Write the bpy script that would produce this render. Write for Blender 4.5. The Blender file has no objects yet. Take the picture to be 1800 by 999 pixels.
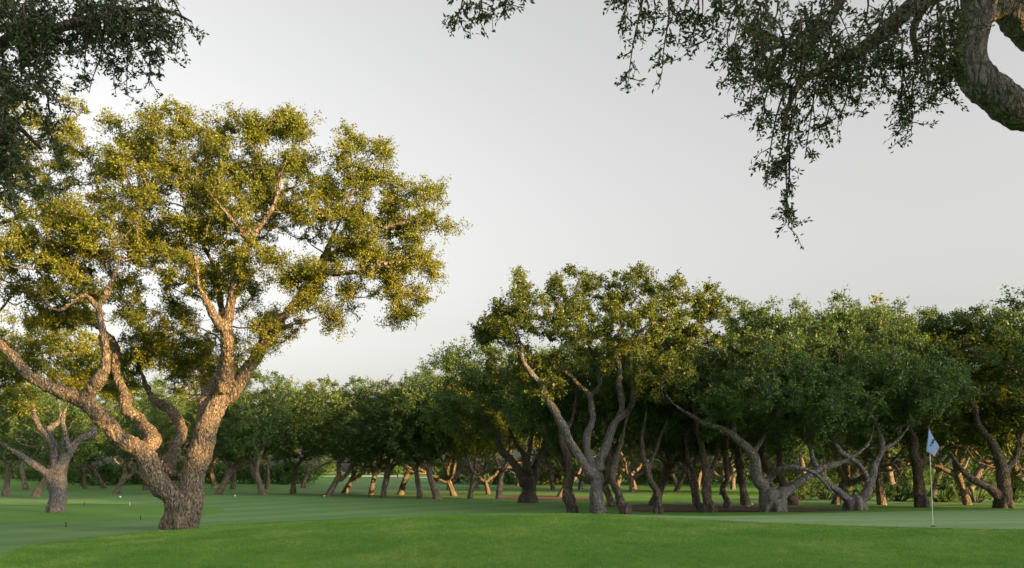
import bpy, bmesh, math, random
import numpy as np
from mathutils import Vector

# ------------------------------------------------------------------ camera, sky, sun, exposure
scene = bpy.context.scene
COL = scene.collection
F, HY, CAMZ = 1500.0, 830.0, 1.7          # focal length in photo pixels, horizon row, eye height
cam_data = bpy.data.cameras.new('camera')
cam = bpy.data.objects.new('camera', cam_data)
COL.objects.link(cam)
cam.location = (0, 0, CAMZ)
cam.rotation_euler = (math.radians(90), 0, 0)
cam_data.sensor_width = 36
cam_data.lens = 36 * F / 1800
cam_data.shift_y = (HY - 499.5) / 1800
cam_data.clip_end = 3000
scene.camera = cam

SUN_AZ, SUN_EL = math.radians(121), math.radians(8.0)    # clockwise from +Y (the view direction)
world = bpy.data.worlds.new('World')
scene.world = world
world.use_nodes = True
wn, wl = world.node_tree.nodes, world.node_tree.links
bg = wn['Background']
sky = wn.new('ShaderNodeTexSky')
sky.sky_type = 'NISHITA'
sky.sun_disc = False
sky.sun_elevation = SUN_EL
sky.sun_rotation = SUN_AZ
sky.air_density = 1.0
sky.dust_density = 4.5
sky.ozone_density = 1.0
hs = wn.new('ShaderNodeHueSaturation')
hs.inputs['Saturation'].default_value = 0.12
wl.new(sky.outputs[0], hs.inputs['Color'])
tint = wn.new('ShaderNodeMix'); tint.data_type = 'RGBA'; tint.blend_type = 'MULTIPLY'; tint.inputs[0].default_value = 1
tint.inputs[7].default_value = (1.0, .975, .945, 1)      # uniform warm tint over the whole sky
wl.new(hs.outputs[0], tint.inputs[6])
wl.new(tint.outputs[2], bg.inputs['Color'])
bg.inputs['Strength'].default_value = 0.15

sun_data = bpy.data.lights.new('sun', 'SUN')
sun = bpy.data.objects.new('sun', sun_data)
COL.objects.link(sun)
sd = Vector((math.sin(SUN_AZ) * math.cos(SUN_EL), math.cos(SUN_AZ) * math.cos(SUN_EL), math.sin(SUN_EL)))
sun.rotation_euler = sd.to_track_quat('Z', 'Y').to_euler()
sun.location = (40, -20, 30)
sun_data.energy = 5.0
sun_data.angle = math.radians(0.6)
sun_data.color = (1.0, 0.59, 0.20)

scene.view_settings.view_transform = 'Standard'
scene.view_settings.look = 'None'
scene.view_settings.exposure = 1.58
scene.view_settings.gamma = 1.0

# ------------------------------------------------------------------ helpers
RNG = np.random.default_rng(11)

def W(px, py, D):
    return np.array(((px - 900) * D / F, D, CAMZ - (py - HY) * D / F))

def hash3(ix, iy, iz, seed):
    n = (ix * 374761393 + iy * 668265263 + iz * 2147483647 + seed * 1274126177) & 0xffffffff
    n = ((n ^ (n >> 13)) * 1274126177) & 0xffffffff
    n = n ^ (n >> 16)
    return (n & 0xffff) / 65535.0

def vnoise(P, seed=0):
    P = np.asarray(P, float)
    i = np.floor(P).astype(np.int64)
    f = P - i
    f = f * f * (3 - 2 * f)
    r = 0
    for dx in (0, 1):
        for dy in (0, 1):
            for dz in (0, 1):
                w = (f[:, 0] if dx else 1 - f[:, 0]) * (f[:, 1] if dy else 1 - f[:, 1]) * (f[:, 2] if dz else 1 - f[:, 2])
                r = r + w * hash3(i[:, 0] + dx, i[:, 1] + dy, i[:, 2] + dz, seed)
    return r * 2 - 1

def mesh_np(name, V, Fq, k=4):
    V = np.ascontiguousarray(V, np.float32); Fq = np.ascontiguousarray(Fq, np.int32)
    me = bpy.data.meshes.new(name)
    me.vertices.add(len(V)); me.vertices.foreach_set('co', V.ravel())
    me.loops.add(Fq.size); me.loops.foreach_set('vertex_index', Fq.ravel())
    me.polygons.add(len(Fq))
    me.polygons.foreach_set('loop_start', np.arange(0, Fq.size, k, dtype=np.int32))
    me.update(calc_edges=True)
    return me

def smooth(me):
    me.polygons.foreach_set('use_smooth', np.ones(len(me.polygons), bool))
    me.update()

def obj(name, me, mat=None, parent=None, loc=None):
    o = bpy.data.objects.new(name, me)
    COL.objects.link(o)
    if mat is not None and not me.materials: me.materials.append(mat)
    if parent: o.parent = parent
    if loc is not None: o.location = loc
    return o

def thing(name, label, cat, loc, group=None, rz=0.0):
    o = bpy.data.objects.new(name, None)
    COL.objects.link(o)
    o.empty_display_size = 0.3
    o.location = loc; o.rotation_euler = (0, 0, rz)
    o['label'] = label; o['category'] = cat
    if group: o['group'] = group
    return o

def copy_tree(root, loc, rz, sc, label, group):
    r = root.copy(); COL.objects.link(r)
    r.location = loc; r.rotation_euler = (0, 0, rz); r.scale = (sc[0], sc[0], sc[1])
    r['label'] = label; r['group'] = group
    for ch in root.children:
        c = ch.copy(); COL.objects.link(c); c.parent = r
    return r

def resample(P, R, step):
    """Catmull-Rom through control points, resampled about every `step` metres"""
    P = np.asarray(P, float); R = np.asarray(R, float)
    n = len(P)
    A = np.vstack([2 * P[0] - P[1], P, 2 * P[-1] - P[-2]])
    out, ro = [], []
    for i in range(n - 1):
        p0, p1, p2, p3 = A[i], A[i + 1], A[i + 2], A[i + 3]
        m = max(2, int(np.linalg.norm(p2 - p1) / step))
        t = np.linspace(0, 1, m, endpoint=False)[:, None]
        out.append(0.5 * (2 * p1 + (p2 - p0) * t + (2 * p0 - 5 * p1 + 4 * p2 - p3) * t ** 2 + (3 * p1 - p0 - 3 * p2 + p3) * t ** 3))
        ro.append(R[i] + (R[i + 1] - R[i]) * t[:, 0])
    out.append(P[-1:]); ro.append(R[-1:])
    return np.vstack(out), np.concatenate(ro)

class Tubes:
    def __init__(s): s.V, s.Q, s.n = [], [], 0
    def add(s, P, R, sides=6, cap=False):
        P = np.asarray(P, float); R = np.asarray(R, float)
        T = np.gradient(P, axis=0)
        T /= np.linalg.norm(T, axis=1)[:, None] + 1e-9
        if cap:
            P = np.vstack([P[0] - T[0] * .01, P, P[-1] + T[-1] * R[-1] * .5]); T = np.vstack([T[0], T, T[-1]])
            R = np.concatenate([[.001], R, [.001]])
        ref = np.array((1., 0, 0)) if abs(T[0][0]) < .8 else np.array((0, 1., 0))
        N = []
        u = ref - T[0] * (ref @ T[0]); u /= np.linalg.norm(u)
        for t in T:
            u = u - t * (u @ t); u = u / (np.linalg.norm(u) + 1e-9); N.append(u)
        N = np.array(N); B = np.cross(T, N)
        a = np.linspace(0, 2 * math.pi, sides, endpoint=False)
        ring = N[:, None, :] * np.cos(a)[None, :, None] + B[:, None, :] * np.sin(a)[None, :, None]
        V = P[:, None, :] + ring * R[:, None, None]
        m = len(P)
        i = np.arange(m - 1)[:, None] * sides; j = np.arange(sides)[None, :]; k = (j + 1) % sides
        Q = np.stack([i + j, i + k, i + k + sides, i + j + sides], -1).reshape(-1, 4) + s.n
        s.V.append(V.reshape(-1, 3)); s.Q.append(Q); s.n += m * sides
    def mesh(s, name):
        return mesh_np(name, np.vstack(s.V), np.vstack(s.Q))

def unit(v): return v / (np.linalg.norm(v, axis=-1, keepdims=True) + 1e-9)

def leaf_quads(C, A, L, Wd, rng, up=0.5):
    """one pointed leaf per row of C, along A"""
    n = len(C)
    A = unit(A)
    Nn = unit(rng.normal(size=(n, 3)) + np.array((0, 0, up)))
    B = unit(np.cross(A, Nn)); Nn = np.cross(B, A)
    l = (L * rng.uniform(.7, 1.25, n))[:, None]; w = (Wd * rng.uniform(.75, 1.2, n))[:, None]
    V = np.empty((n, 4, 3))
    V[:, 0] = C
    V[:, 1] = C + A * l * .45 + B * w * .5 + Nn * w * .18
    V[:, 2] = C + A * l - Nn * l * .08
    V[:, 3] = C + A * l * .45 - B * w * .5 + Nn * w * .18
    return V.reshape(-1, 3)

def clump_leaves(centers, rad, per, L, Wd, rng, twigs=None, ntw=11):
    """tufts: short twigs spread from each centre, leaves along them"""
    nc = len(centers)
    d = unit(rng.normal(size=(nc, ntw, 3)) * np.array((1, 1, .75)) + np.array((0, 0, .12)))
    ln = rad[:, None] * rng.uniform(.35, 1.1, (nc, ntw))
    k = rng.integers(0, ntw, (nc, per))
    t = rng.uniform(0.05, 1, (nc, per)) ** .6
    ci = np.repeat(np.arange(nc), per).reshape(nc, per)
    dd = d[ci, k]; ll = ln[ci, k]
    P = centers[:, None, :] + dd * (ll * t)[..., None] + rng.normal(size=(nc, per, 3)) * (.10 * rad[:, None, None])
    A = dd * .6 + rng.normal(size=(nc, per, 3)) * .8 - np.array((0, 0, .2))
    if twigs is not None:
        for c in range(nc):
            for j in range(0, ntw, 2):
                p0 = centers[c]; p1 = p0 + d[c, j] * ln[c, j]
                mid = (p0 + p1) / 2 + rng.normal(size=3) * .06 * rad[c]
                twigs.add([p0, mid, p1], [.011, .008, .003], 3)
    return leaf_quads(P.reshape(-1, 3), A.reshape(-1, 3), L, Wd, rng)

def leaves_mesh(name, V):
    return mesh_np(name, V, np.arange(len(V)).reshape(-1, 4))

def grow(nodes, centers, rng, tubes, rscale=1.0, sides=5):
    """join every clump to the nearest wood already there"""
    nodes = [np.asarray(nodes)]
    allp = nodes[0]
    left = list(range(len(centers)))
    d0 = np.array([np.min(np.linalg.norm(allp - c, axis=1)) for c in centers])
    for i in np.argsort(d0):
        c = centers[i]
        dv = allp - c
        cost = np.linalg.norm(dv, axis=1) + .9 * np.clip(dv[:, 2] + .1, 0, None)
        j = int(np.argmin(cost)); a = allp[j]
        ln = np.linalg.norm(c - a)
        if ln < .05: continue
        m = max(4, int(ln / .3))
        t = np.linspace(0, 1, m)[:, None]
        ctrl = (a + c) / 2 + np.array((0, 0, -.12 * ln)) + rng.normal(size=3) * .13 * ln
        P = (1 - t) ** 2 * a + 2 * t * (1 - t) * ctrl + t ** 2 * c
        P[1:-1] += rng.normal(size=(m - 2, 3)) * .035 * min(ln, 1.5)
        r0 = (.016 + .013 * ln) * rscale
        tubes.add(P, np.linspace(r0, .010, m), sides)
        allp = np.vstack([allp, P[1:]])
    return allp

# ------------------------------------------------------------------ materials
def nt(name):
    m = bpy.data.materials.new(name); m.use_nodes = True
    n, l = m.node_tree.nodes, m.node_tree.links
    return m, n, l, n['Principled BSDF'], n['Material Output']

def ramp(n, stops):
    r = n.new('ShaderNodeValToRGB')
    e = r.color_ramp.elements
    while len(e) < len(stops): e.new(.5)
    for i, (p, c) in enumerate(stops):
        e[i].position = p; e[i].color = (*c, 1)
    return r

def leaf_mat(name, dark, mid, lite, trans):
    m, n, l, b, out = nt(name)
    geo = n.new('ShaderNodeNewGeometry')
    r = ramp(n, [(0, dark), (.5, mid), (1, lite)])
    tc = n.new('ShaderNodeTexCoord')
    no = n.new('ShaderNodeTexNoise'); no.inputs['Scale'].default_value = .8; no.inputs['Detail'].default_value = 3
    l.new(tc.outputs['Object'], no.inputs['Vector'])
    mx = n.new('ShaderNodeMath'); mx.operation = 'MULTIPLY_ADD'
    mx.inputs[1].default_value = .55
    ad = n.new('ShaderNodeMath'); ad.operation = 'MULTIPLY_ADD'; ad.inputs[1].default_value = 1.3; ad.inputs[2].default_value = -.4
    l.new(geo.outputs['Random Per Island'], mx.inputs[0]); l.new(no.outputs['Fac'], ad.inputs[0]); l.new(ad.outputs[0], mx.inputs[2])
    l.new(mx.outputs[0], r.inputs[0])
    l.new(r.outputs[0], b.inputs['Base Color'])
    b.inputs['Roughness'].default_value = .45
    b.inputs['Specular IOR Level'].default_value = .35
    t = n.new('ShaderNodeBsdfTranslucent')
    br = n.new('ShaderNodeHueSaturation'); br.inputs['Saturation'].default_value = 1.15; br.inputs['Value'].default_value = 1.3
    l.new(r.outputs[0], br.inputs['Color']); l.new(br.outputs[0], t.inputs['Color'])
    ms = n.new('ShaderNodeMixShader'); ms.inputs[0].default_value = trans
    l.new(b.outputs[0], ms.inputs[1]); l.new(t.outputs[0], ms.inputs[2]); l.new(ms.outputs[0], out.inputs['Surface'])
    return m

LEAF_A = leaf_mat('oak_leaves_sun_gold', (0.092, 0.121, 0.017), (0.162, 0.189, 0.025), (0.269, 0.265, 0.036), .36)  # gold of the low sun is worked into this leaf colour
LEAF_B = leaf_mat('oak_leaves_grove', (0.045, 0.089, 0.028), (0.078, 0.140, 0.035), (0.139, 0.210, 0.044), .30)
LEAF_M = leaf_mat('oak_leaves_leading', (0.052, 0.088, 0.018), (0.101, 0.141, 0.023), (0.197, 0.215, 0.034), .34)  # grove leaf colour shifted towards gold to imitate sunlight on the crown
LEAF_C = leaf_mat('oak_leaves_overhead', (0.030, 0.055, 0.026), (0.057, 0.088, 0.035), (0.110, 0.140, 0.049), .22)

def bark_mat(name, c0, c1, c2, scale, bump):
    m, n, l, b, out = nt(name)
    tc = n.new('ShaderNodeTexCoord')
    mp = n.new('ShaderNodeMapping'); mp.inputs['Scale'].default_value = (1, 1, .45)
    l.new(tc.outputs['Object'], mp.inputs['Vector'])
    ns = n.new('ShaderNodeTexNoise'); ns.inputs['Scale'].default_value = 5; ns.inputs['Detail'].default_value = 5
    l.new(mp.outputs[0], ns.inputs['Vector'])
    mixv = n.new('ShaderNodeVectorMath'); mixv.operation = 'MULTIPLY_ADD'
    mixv.inputs[1].default_value = (.35, .35, .35)
    l.new(ns.outputs['Color'], mixv.inputs[0]); l.new(mp.outputs[0], mixv.inputs[2])
    vo = n.new('ShaderNodeTexVoronoi'); vo.feature = 'DISTANCE_TO_EDGE'; vo.inputs['Scale'].default_value = scale
    l.new(mixv.outputs[0], vo.inputs['Vector'])
    n2 = n.new('ShaderNodeTexNoise'); n2.inputs['Scale'].default_value = 17; n2.inputs['Detail'].default_value = 6
    l.new(mp.outputs[0], n2.inputs['Vector'])
    n3 = n.new('ShaderNodeTexNoise'); n3.inputs['Scale'].default_value = 1.3; n3.inputs['Detail'].default_value = 4
    l.new(tc.outputs['Object'], n3.inputs['Vector'])
    cl = n.new('ShaderNodeMapRange'); cl.inputs['From Max'].default_value = .22
    l.new(vo.outputs['Distance'], cl.inputs['Value'])
    a1 = n.new('ShaderNodeMath'); a1.operation = 'MULTIPLY_ADD'; a1.inputs[1].default_value = .36
    l.new(cl.outputs[0], a1.inputs[0])
    a0 = n.new('ShaderNodeMath'); a0.operation = 'MULTIPLY'; a0.inputs[1].default_value = 1.0
    l.new(n2.outputs['Fac'], a0.inputs[0]); l.new(a0.outputs[0], a1.inputs[2])
    r = ramp(n, [(.34, c0), (.60, c1), (.92, c2)])
    l.new(a1.outputs[0], r.inputs[0])
    mc = n.new('ShaderNodeMix'); mc.data_type = 'RGBA'; mc.blend_type = 'MULTIPLY'; mc.inputs[0].default_value = .6
    r3 = ramp(n, [(.3, (.62, .64, .66)), (.7, (1.1, 1.03, .95))])
    l.new(n3.outputs['Fac'], r3.inputs[0])
    l.new(r.outputs[0], mc.inputs[6]); l.new(r3.outputs[0], mc.inputs[7])
    l.new(mc.outputs[2], b.inputs['Base Color'])
    b.inputs['Roughness'].default_value = .92
    b.inputs['Specular IOR Level'].default_value = .15
    bp = n.new('ShaderNodeBump'); bp.inputs['Strength'].default_value = bump; bp.inputs['Distance'].default_value = .11
    l.new(a1.outputs[0], bp.inputs['Height']); l.new(bp.outputs[0], b.inputs['Normal'])
    return m

BARK = bark_mat('cork_bark', (0.047, 0.036, 0.028), (0.191, 0.154, 0.116), (0.335, 0.283, 0.218), 12.0, 1.0)
BARK_DARK = bark_mat('cork_bark_dark', (0.038, 0.031, 0.025), (0.106, 0.087, 0.071), (0.178, 0.151, 0.126), 13.0, .9)
BARK_GREY = bark_mat('cork_bark_grey', (0.068, 0.064, 0.064), (0.172, 0.164, 0.162), (0.256, 0.244, 0.238), 13.0, .9)

def turf_mat(name, base, alt, dry, stripe=None, bump=.3, fine=60.0):
    m, n, l, b, out = nt(name)
    tc = n.new('ShaderNodeTexCoord')
    big = n.new('ShaderNodeTexNoise'); big.inputs['Scale'].default_value = .22; big.inputs['Detail'].default_value = 6; big.inputs['Roughness'].default_value = .6
    l.new(tc.outputs['Object'], big.inputs['Vector'])
    r = ramp(n, [(.28, base), (.5, alt), (.74, dry)])
    l.new(big.outputs['Fac'], r.inputs[0])
    fn = n.new('ShaderNodeTexNoise'); fn.inputs['Scale'].default_value = fine; fn.inputs['Detail'].default_value = 4
    l.new(tc.outputs['Object'], fn.inputs['Vector'])
    rf = ramp(n, [(.3, (.5, .55, .5)), (.7, (1.3, 1.26, 1.22))])
    l.new(fn.outputs['Fac'], rf.inputs[0])
    mc = n.new('ShaderNodeMix'); mc.data_type = 'RGBA'; mc.blend_type = 'MULTIPLY'; mc.inputs[0].default_value = .8
    l.new(r.outputs[0], mc.inputs[6]); l.new(rf.outputs[0], mc.inputs[7])
    last = mc.outputs[2]
    if stripe:
        mp = n.new('ShaderNodeMapping'); mp.inputs['Rotation'].default_value = (0, 0, stripe[0])
        l.new(tc.outputs['Object'], mp.inputs['Vector'])
        wv = n.new('ShaderNodeTexWave'); wv.inputs['Scale'].default_value = stripe[1]; wv.inputs['Distortion'].default_value = .6
        l.new(mp.outputs[0], wv.inputs['Vector'])
        rs = ramp(n, [(.35, (.90, .92, .9)), (.65, (1.08, 1.06, 1.05))])
        l.new(wv.outputs['Fac'], rs.inputs[0])
        m2 = n.new('ShaderNodeMix'); m2.data_type = 'RGBA'; m2.blend_type = 'MULTIPLY'; m2.inputs[0].default_value = 1
        l.new(last, m2.inputs[6]); l.new(rs.outputs[0], m2.inputs[7]); last = m2.outputs[2]
    l.new(last, b.inputs['Base Color'])
    b.inputs['Roughness'].default_value = .8
    b.inputs['Specular IOR Level'].default_value = .2
    bp = n.new('ShaderNodeBump'); bp.inputs['Strength'].default_value = bump; bp.inputs['Distance'].default_value = .03
    l.new(fn.outputs['Fac'], bp.inputs['Height']); l.new(bp.outputs[0], b.inputs['Normal'])
    return m

TURF_ROUGH = turf_mat('rough_turf', (0.081, 0.216, 0.025), (0.105, 0.252, 0.031), (0.138, 0.280, 0.037), None, .5, 45)
TURF_FAIR = turf_mat('fairway_turf', (0.106, 0.231, 0.067), (0.128, 0.255, 0.077), (0.149, 0.277, 0.084), (.5, .10), .2, 90)
TURF_GREEN = turf_mat('green_turf', (0.189, 0.321, 0.141), (0.207, 0.340, 0.151), (0.229, 0.354, 0.158), (1.2, .16), .1, 140)

def blade_mat():
    m, n, l, b, out = nt('grass_blades')
    geo = n.new('ShaderNodeNewGeometry')
    r = ramp(n, [(0, (0.111, 0.264, 0.033)), (.55, (0.177, 0.363, 0.044)), (.9, (0.260, 0.422, 0.068)), (1, (0.409, 0.433, 0.144))])
    tc = n.new('ShaderNodeTexCoord')
    no = n.new('ShaderNodeTexNoise'); no.inputs['Scale'].default_value = .7; no.inputs['Detail'].default_value = 5
    l.new(tc.outputs['Object'], no.inputs['Vector'])
    ad = n.new('ShaderNodeMath'); ad.operation = 'MULTIPLY_ADD'; ad.inputs[1].default_value = 2.2; ad.inputs[2].default_value = -.92
    l.new(no.outputs['Fac'], ad.inputs[0])
    mx = n.new('ShaderNodeMath'); mx.operation = 'MULTIPLY_ADD'; mx.inputs[1].default_value = .6
    n2 = n.new('ShaderNodeTexNoise'); n2.inputs['Scale'].default_value = 7; n2.inputs['Detail'].default_value = 3
    l.new(tc.outputs['Object'], n2.inputs['Vector'])
    a2 = n.new('ShaderNodeMath'); a2.operation = 'MULTIPLY_ADD'; a2.inputs[1].default_value = 1.5
    l.new(n2.outputs['Fac'], a2.inputs[0]); l.new(ad.outputs[0], a2.inputs[2])
    a3 = n.new('ShaderNodeMath'); a3.operation = 'SUBTRACT'; a3.inputs[1].default_value = .72
    l.new(a2.outputs[0], a3.inputs[0])
    l.new(geo.outputs['Random Per Island'], mx.inputs[0]); l.new(a3.outputs[0], mx.inputs[2])
    l.new(mx.outputs[0], r.inputs[0]); l.new(r.outputs[0], b.inputs['Base Color'])
    b.inputs['Roughness'].default_value = .55
    t = n.new('ShaderNodeBsdfTranslucent'); l.new(r.outputs[0], t.inputs['Color'])
    ms = n.new('ShaderNodeMixShader'); ms.inputs[0].default_value = .35
    l.new(b.outputs[0], ms.inputs[1]); l.new(t.outputs[0], ms.inputs[2]); l.new(ms.outputs[0], out.inputs['Surface'])
    return m
BLADES = blade_mat()

def plain(name, c, rough=.6, noise=0.0, scale=20, bump=0):
    m, n, l, b, out = nt(name)
    tc = n.new('ShaderNodeTexCoord')
    no = n.new('ShaderNodeTexNoise'); no.inputs['Scale'].default_value = scale; no.inputs['Detail'].default_value = 6
    l.new(tc.outputs['Object'], no.inputs['Vector'])
    r = ramp(n, [(.25, tuple(x * (1 - noise) for x in c)), (.75, tuple(min(1, x * (1 + noise)) for x in c))])
    l.new(no.outputs['Fac'], r.inputs[0]); l.new(r.outputs[0], b.inputs['Base Color'])
    b.inputs['Roughness'].default_value = rough
    if bump:
        bp = n.new('ShaderNodeBump'); bp.inputs['Strength'].default_value = bump; bp.inputs['Distance'].default_value = .05
        l.new(no.outputs['Fac'], bp.inputs['Height']); l.new(bp.outputs[0], b.inputs['Normal'])
    return m
MULCH = plain('bark_mulch', (.105, .060, .042), .95, .6, 14, 1)
SAND = plain('bunker_sand', (.52, .48, .43), .95, .12, 3, .3)
WHITE = plain('white_paint', (.75, .75, .74), .4, .04)
CLOTH = plain('flag_cloth', (.50, .66, .95), .8, .05, 40)
BLUE = plain('flag_blue', (.03, .07, .30), .8, .1, 40)
DARK = plain('dark_plastic', (.025, .028, .025), .5, .1)

# ------------------------------------------------------------------ ground
CP = []
def cp(px, D, z): CP.append(((px - 900) * D / F, D, z))
for px, D, z in [(-300, 17, .05), (0, 17, .14), (180, 20, .11), (330, 24, .08), (560, 23, .34), (760, 22, .55), (900, 22, .59), (1050, 21, .59),
                 (1150, 20, .57), (1320, 19, .53), (1500, 18.4, .51), (1640, 18.4, .52), (1800, 18.3, .51), (2100, 18.3, .48),
                 (0, 12, .10), (500, 13, .16), (900, 13, .28), (1300, 13, .28), (1800, 13, .28), (900, 17.5, .48), (1500, 15.5, .41),
                 (0, 26, .02), (300, 30, .0), (600, 29, .05), (800, 29, .12), (1000, 28, .25), (1250, 27, .28), (1500, 27, .27), (1800, 27, .27), (2200, 27, .25),
                 (-200, 36, 0), (100, 36, .0), (500, 38, -.03), (800, 37, -.05), (1050, 37, -.10), (1300, 37, -.03), (1500, 38, .02), (1800, 38, .08), (2300, 38, .05),
                 (0, 50, -.02), (430, 54, .18), (700, 52, -.05), (1000, 50, -.1), (1350, 47, .02), (1500, 47, .05), (1800, 50, 0), (680, 62, -.2), (860, 62, -.22), (1020, 62, -.15)]:
    cp(px, D, z)
for x in (-60, -35, 35, 60, 0):
    for y in (-20, -5, 3): CP.append((x, y, 0))
for x in (-70, -45, 45, 70):
    for y in (12, 25, 40, 60): CP.append((x, y, 0))
for x in (-60, -30, 0, 30, 60): CP.append((x, 70, 0)); CP.append((x, 85, .1))
CP = np.array(CP)
def _U(r): return np.where(r > 1e-6, r * r * np.log(r + 1e-12), 0)
_n = len(CP)
_K = _U(np.linalg.norm(CP[:, None, :2] - CP[None, :, :2], axis=2)) + np.eye(_n) * 4.0
_Pm = np.hstack([np.ones((_n, 1)), CP[:, :2]])
_M = np.block([[_K, _Pm], [_Pm.T, np.zeros((3, 3))]])
_w = np.linalg.solve(_M, np.concatenate([CP[:, 2], np.zeros(3)]))
def gz(x, y):
    x = np.atleast_1d(np.asarray(x, float)); y = np.atleast_1d(np.asarray(y, float))
    out = np.empty(len(x))
    for s in range(0, len(x), 20000):
        X, Y = x[s:s + 20000], y[s:s + 20000]
        r = np.sqrt((X[:, None] - CP[None, :, 0]) ** 2 + (Y[:, None] - CP[None, :, 1]) ** 2)
        z = _U(r) @ _w[:_n] + _w[_n] + _w[_n + 1] * X + _w[_n + 2] * Y
        far = np.maximum(np.maximum((np.abs(X) - 50) / 20, (Y - 72) / 15), (-Y - 8) / 12)
        k = 1 - np.clip(far, 0, 1); k = k * k * (3 - 2 * k)
        rise = np.clip((Y - 78) / 60, 0, 1); rise = rise * rise * (3 - 2 * rise) * 1.25
        out[s:s + 20000] = z * k + rise
    return out
def g1(x, y): return float(gz(x, y)[0])
def on_ground(px, py, D0=9.0, D1=160.0):
    D = np.linspace(D0, D1, 3000)
    x = (px - 900) * D / F
    z = CAMZ - (py - HY) * D / F
    h = z - gz(x, D)
    i = np.where(h <= 0)[0]
    k = i[0] if len(i) else len(D) - 1
    return np.array((x[k], D[k], g1(x[k], D[k])))

def axis(lo, hi, fine_lo, fine_hi, step, growth):
    a = list(np.arange(fine_lo, fine_hi + 1e-6, step))
    s = step
    while a[-1] < hi: s *= growth; a.append(a[-1] + s)
    s = step
    while a[0] > lo: s *= growth; a.insert(0, a[0] - s)
    return np.array(a)
gx = axis(-900, 900, -26, 26, .3, 1.12)
gy = axis(-300, 1600, 8, 46, .3, 1.10)
XX, YY = np.meshgrid(gx, gy)
ZZ = gz(XX.ravel(), YY.ravel())
nx, ny = len(gx), len(gy)
idx = np.arange(nx * ny).reshape(ny, nx)
Q = np.stack([idx[:-1, :-1], idx[:-1, 1:], idx[1:, 1:], idx[1:, :-1]], -1).reshape(-1, 4)
me = mesh_np('ground', np.stack([XX.ravel(), YY.ravel(), ZZ], 1), Q); smooth(me)
ground = obj('ground', me, TURF_ROUGH); ground['kind'] = 'structure'

def closed_curve(pts, sub=6):
    P = np.array(pts, float); n = len(P); out = []
    for i in range(n):
        p0, p1, p2, p3 = P[i - 1], P[i], P[(i + 1) % n], P[(i + 2) % n]
        for t in np.linspace(0, 1, sub, endpoint=False):
            out.append(.5 * (2 * p1 + (p2 - p0) * t + (2 * p0 - 5 * p1 + 4 * p2 - p3) * t * t + (3 * p1 - p0 - 3 * p2 + p3) * t ** 3))
    return np.array(out)
def inside(poly, X, Y):
    r = np.zeros(len(X), bool)
    x0, y0 = poly[:, 0], poly[:, 1]; x1, y1 = np.roll(x0, -1), np.roll(y0, -1)
    for a, b, c, d in zip(x0, y0, x1, y1):
        if b == d: continue
        r ^= ((b > Y) != (d > Y)) & (X < (c - a) * (Y - b) / (d - b) + a)
    return r
def sheet(name, poly, mat, lift, step):
    bm = bmesh.new()
    vs = [bm.verts.new((p[0], p[1], 0)) for p in poly]
    bm.faces.new(vs)
    lo, hi = poly.min(0), poly.max(0)
    for ax in (0, 1):
        nrm = [0, 0, 0]; nrm[ax] = 1
        for v in np.arange(math.ceil(lo[ax] / step) * step, hi[ax], step):
            co = [0, 0, 0]; co[ax] = v + 1e-4
            bmesh.ops.bisect_plane(bm, geom=bm.verts[:] + bm.edges[:] + bm.faces[:], plane_co=co, plane_no=nrm)
    xy = np.array([v.co[:2] for v in bm.verts])
    z = gz(xy[:, 0], xy[:, 1]) + lift
    for v, h in zip(bm.verts, z): v.co.z = h
    bmesh.ops.triangulate(bm, faces=bm.faces[:])
    me = bpy.data.meshes.new(name); bm.to_mesh(me); bm.free(); smooth(me)
    if me.polygons[0].normal.z < 0: me.flip_normals()
    o = obj(name, me, mat); o['kind'] = 'structure'
    return o

fair_px = [(-120, 985), (60, 958), (190, 943), (300, 931), (430, 921), (560, 915), (700, 910), (860, 906)]
fair = [tuple(on_ground(x, y)[:2]) for x, y in fair_px]
fair += [(1.5, 25.5), (4.2, 30), (3.6, 38), (3.2, 46), (5, 56), (12, 64), (12, 80), (8, 112), (-14, 116), (-24, 100), (-30, 80), (-44, 70), (-52, 58), (-46, 46), (-34, 42),
         (-24, 43), (-16.5, 42.5), (-12.8, 38), (-12.2, 32), (-15.5, 27.5), (-20, 25), (-24, 22), (-22, 17)]
FAIR = closed_curve(fair)
sheet('fairway', FAIR, TURF_FAIR, .012, 1.0)
GREEN = closed_curve([(2.6, 22.2), (4.2, 20.6), (6.2, 19.3), (9, 18.0), (12, 17.6), (16, 17.7), (22, 19), (27, 24), (27, 31), (22, 35.2), (16.5, 35.2), (11.5, 33.2), (7.5, 30.5), (4.6, 27.2), (3.0, 24.6)])
sheet('putting_green', GREEN, TURF_GREEN, .010, .8)
BACK = closed_curve([(11, 42), (16, 41), (24, 42), (34, 44), (40, 52), (30, 60), (18, 60), (12, 56), (9.5, 49)])
sheet('fairway', BACK, TURF_FAIR, .014, 1.2)
M1 = closed_curve([(5.4, 39.5), (8, 37.6), (11, 36.6), (13.6, 36.3), (15.2, 37.6), (13.5, 40), (11, 42.5), (8.2, 46), (6.2, 45)])
sheet('mulch_bed', M1, MULCH, .03, .8)
M2 = closed_curve([(-.8, 62), (1.5, 58), (4.5, 55.5), (6, 58), (4.2, 63), (1, 66)])
sheet('mulch_bed', M2, MULCH, .035, 1.0)
for P in ([(-27, 121), (-20, 119), (-15, 120), (-17, 127), (-24, 128)], [(-13, 116), (-9, 115), (-5.5, 116.5), (-8, 121), (-12, 120)]):
    sheet('sand_bunker', closed_curve(P), SAND, .05, 2.0)

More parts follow.
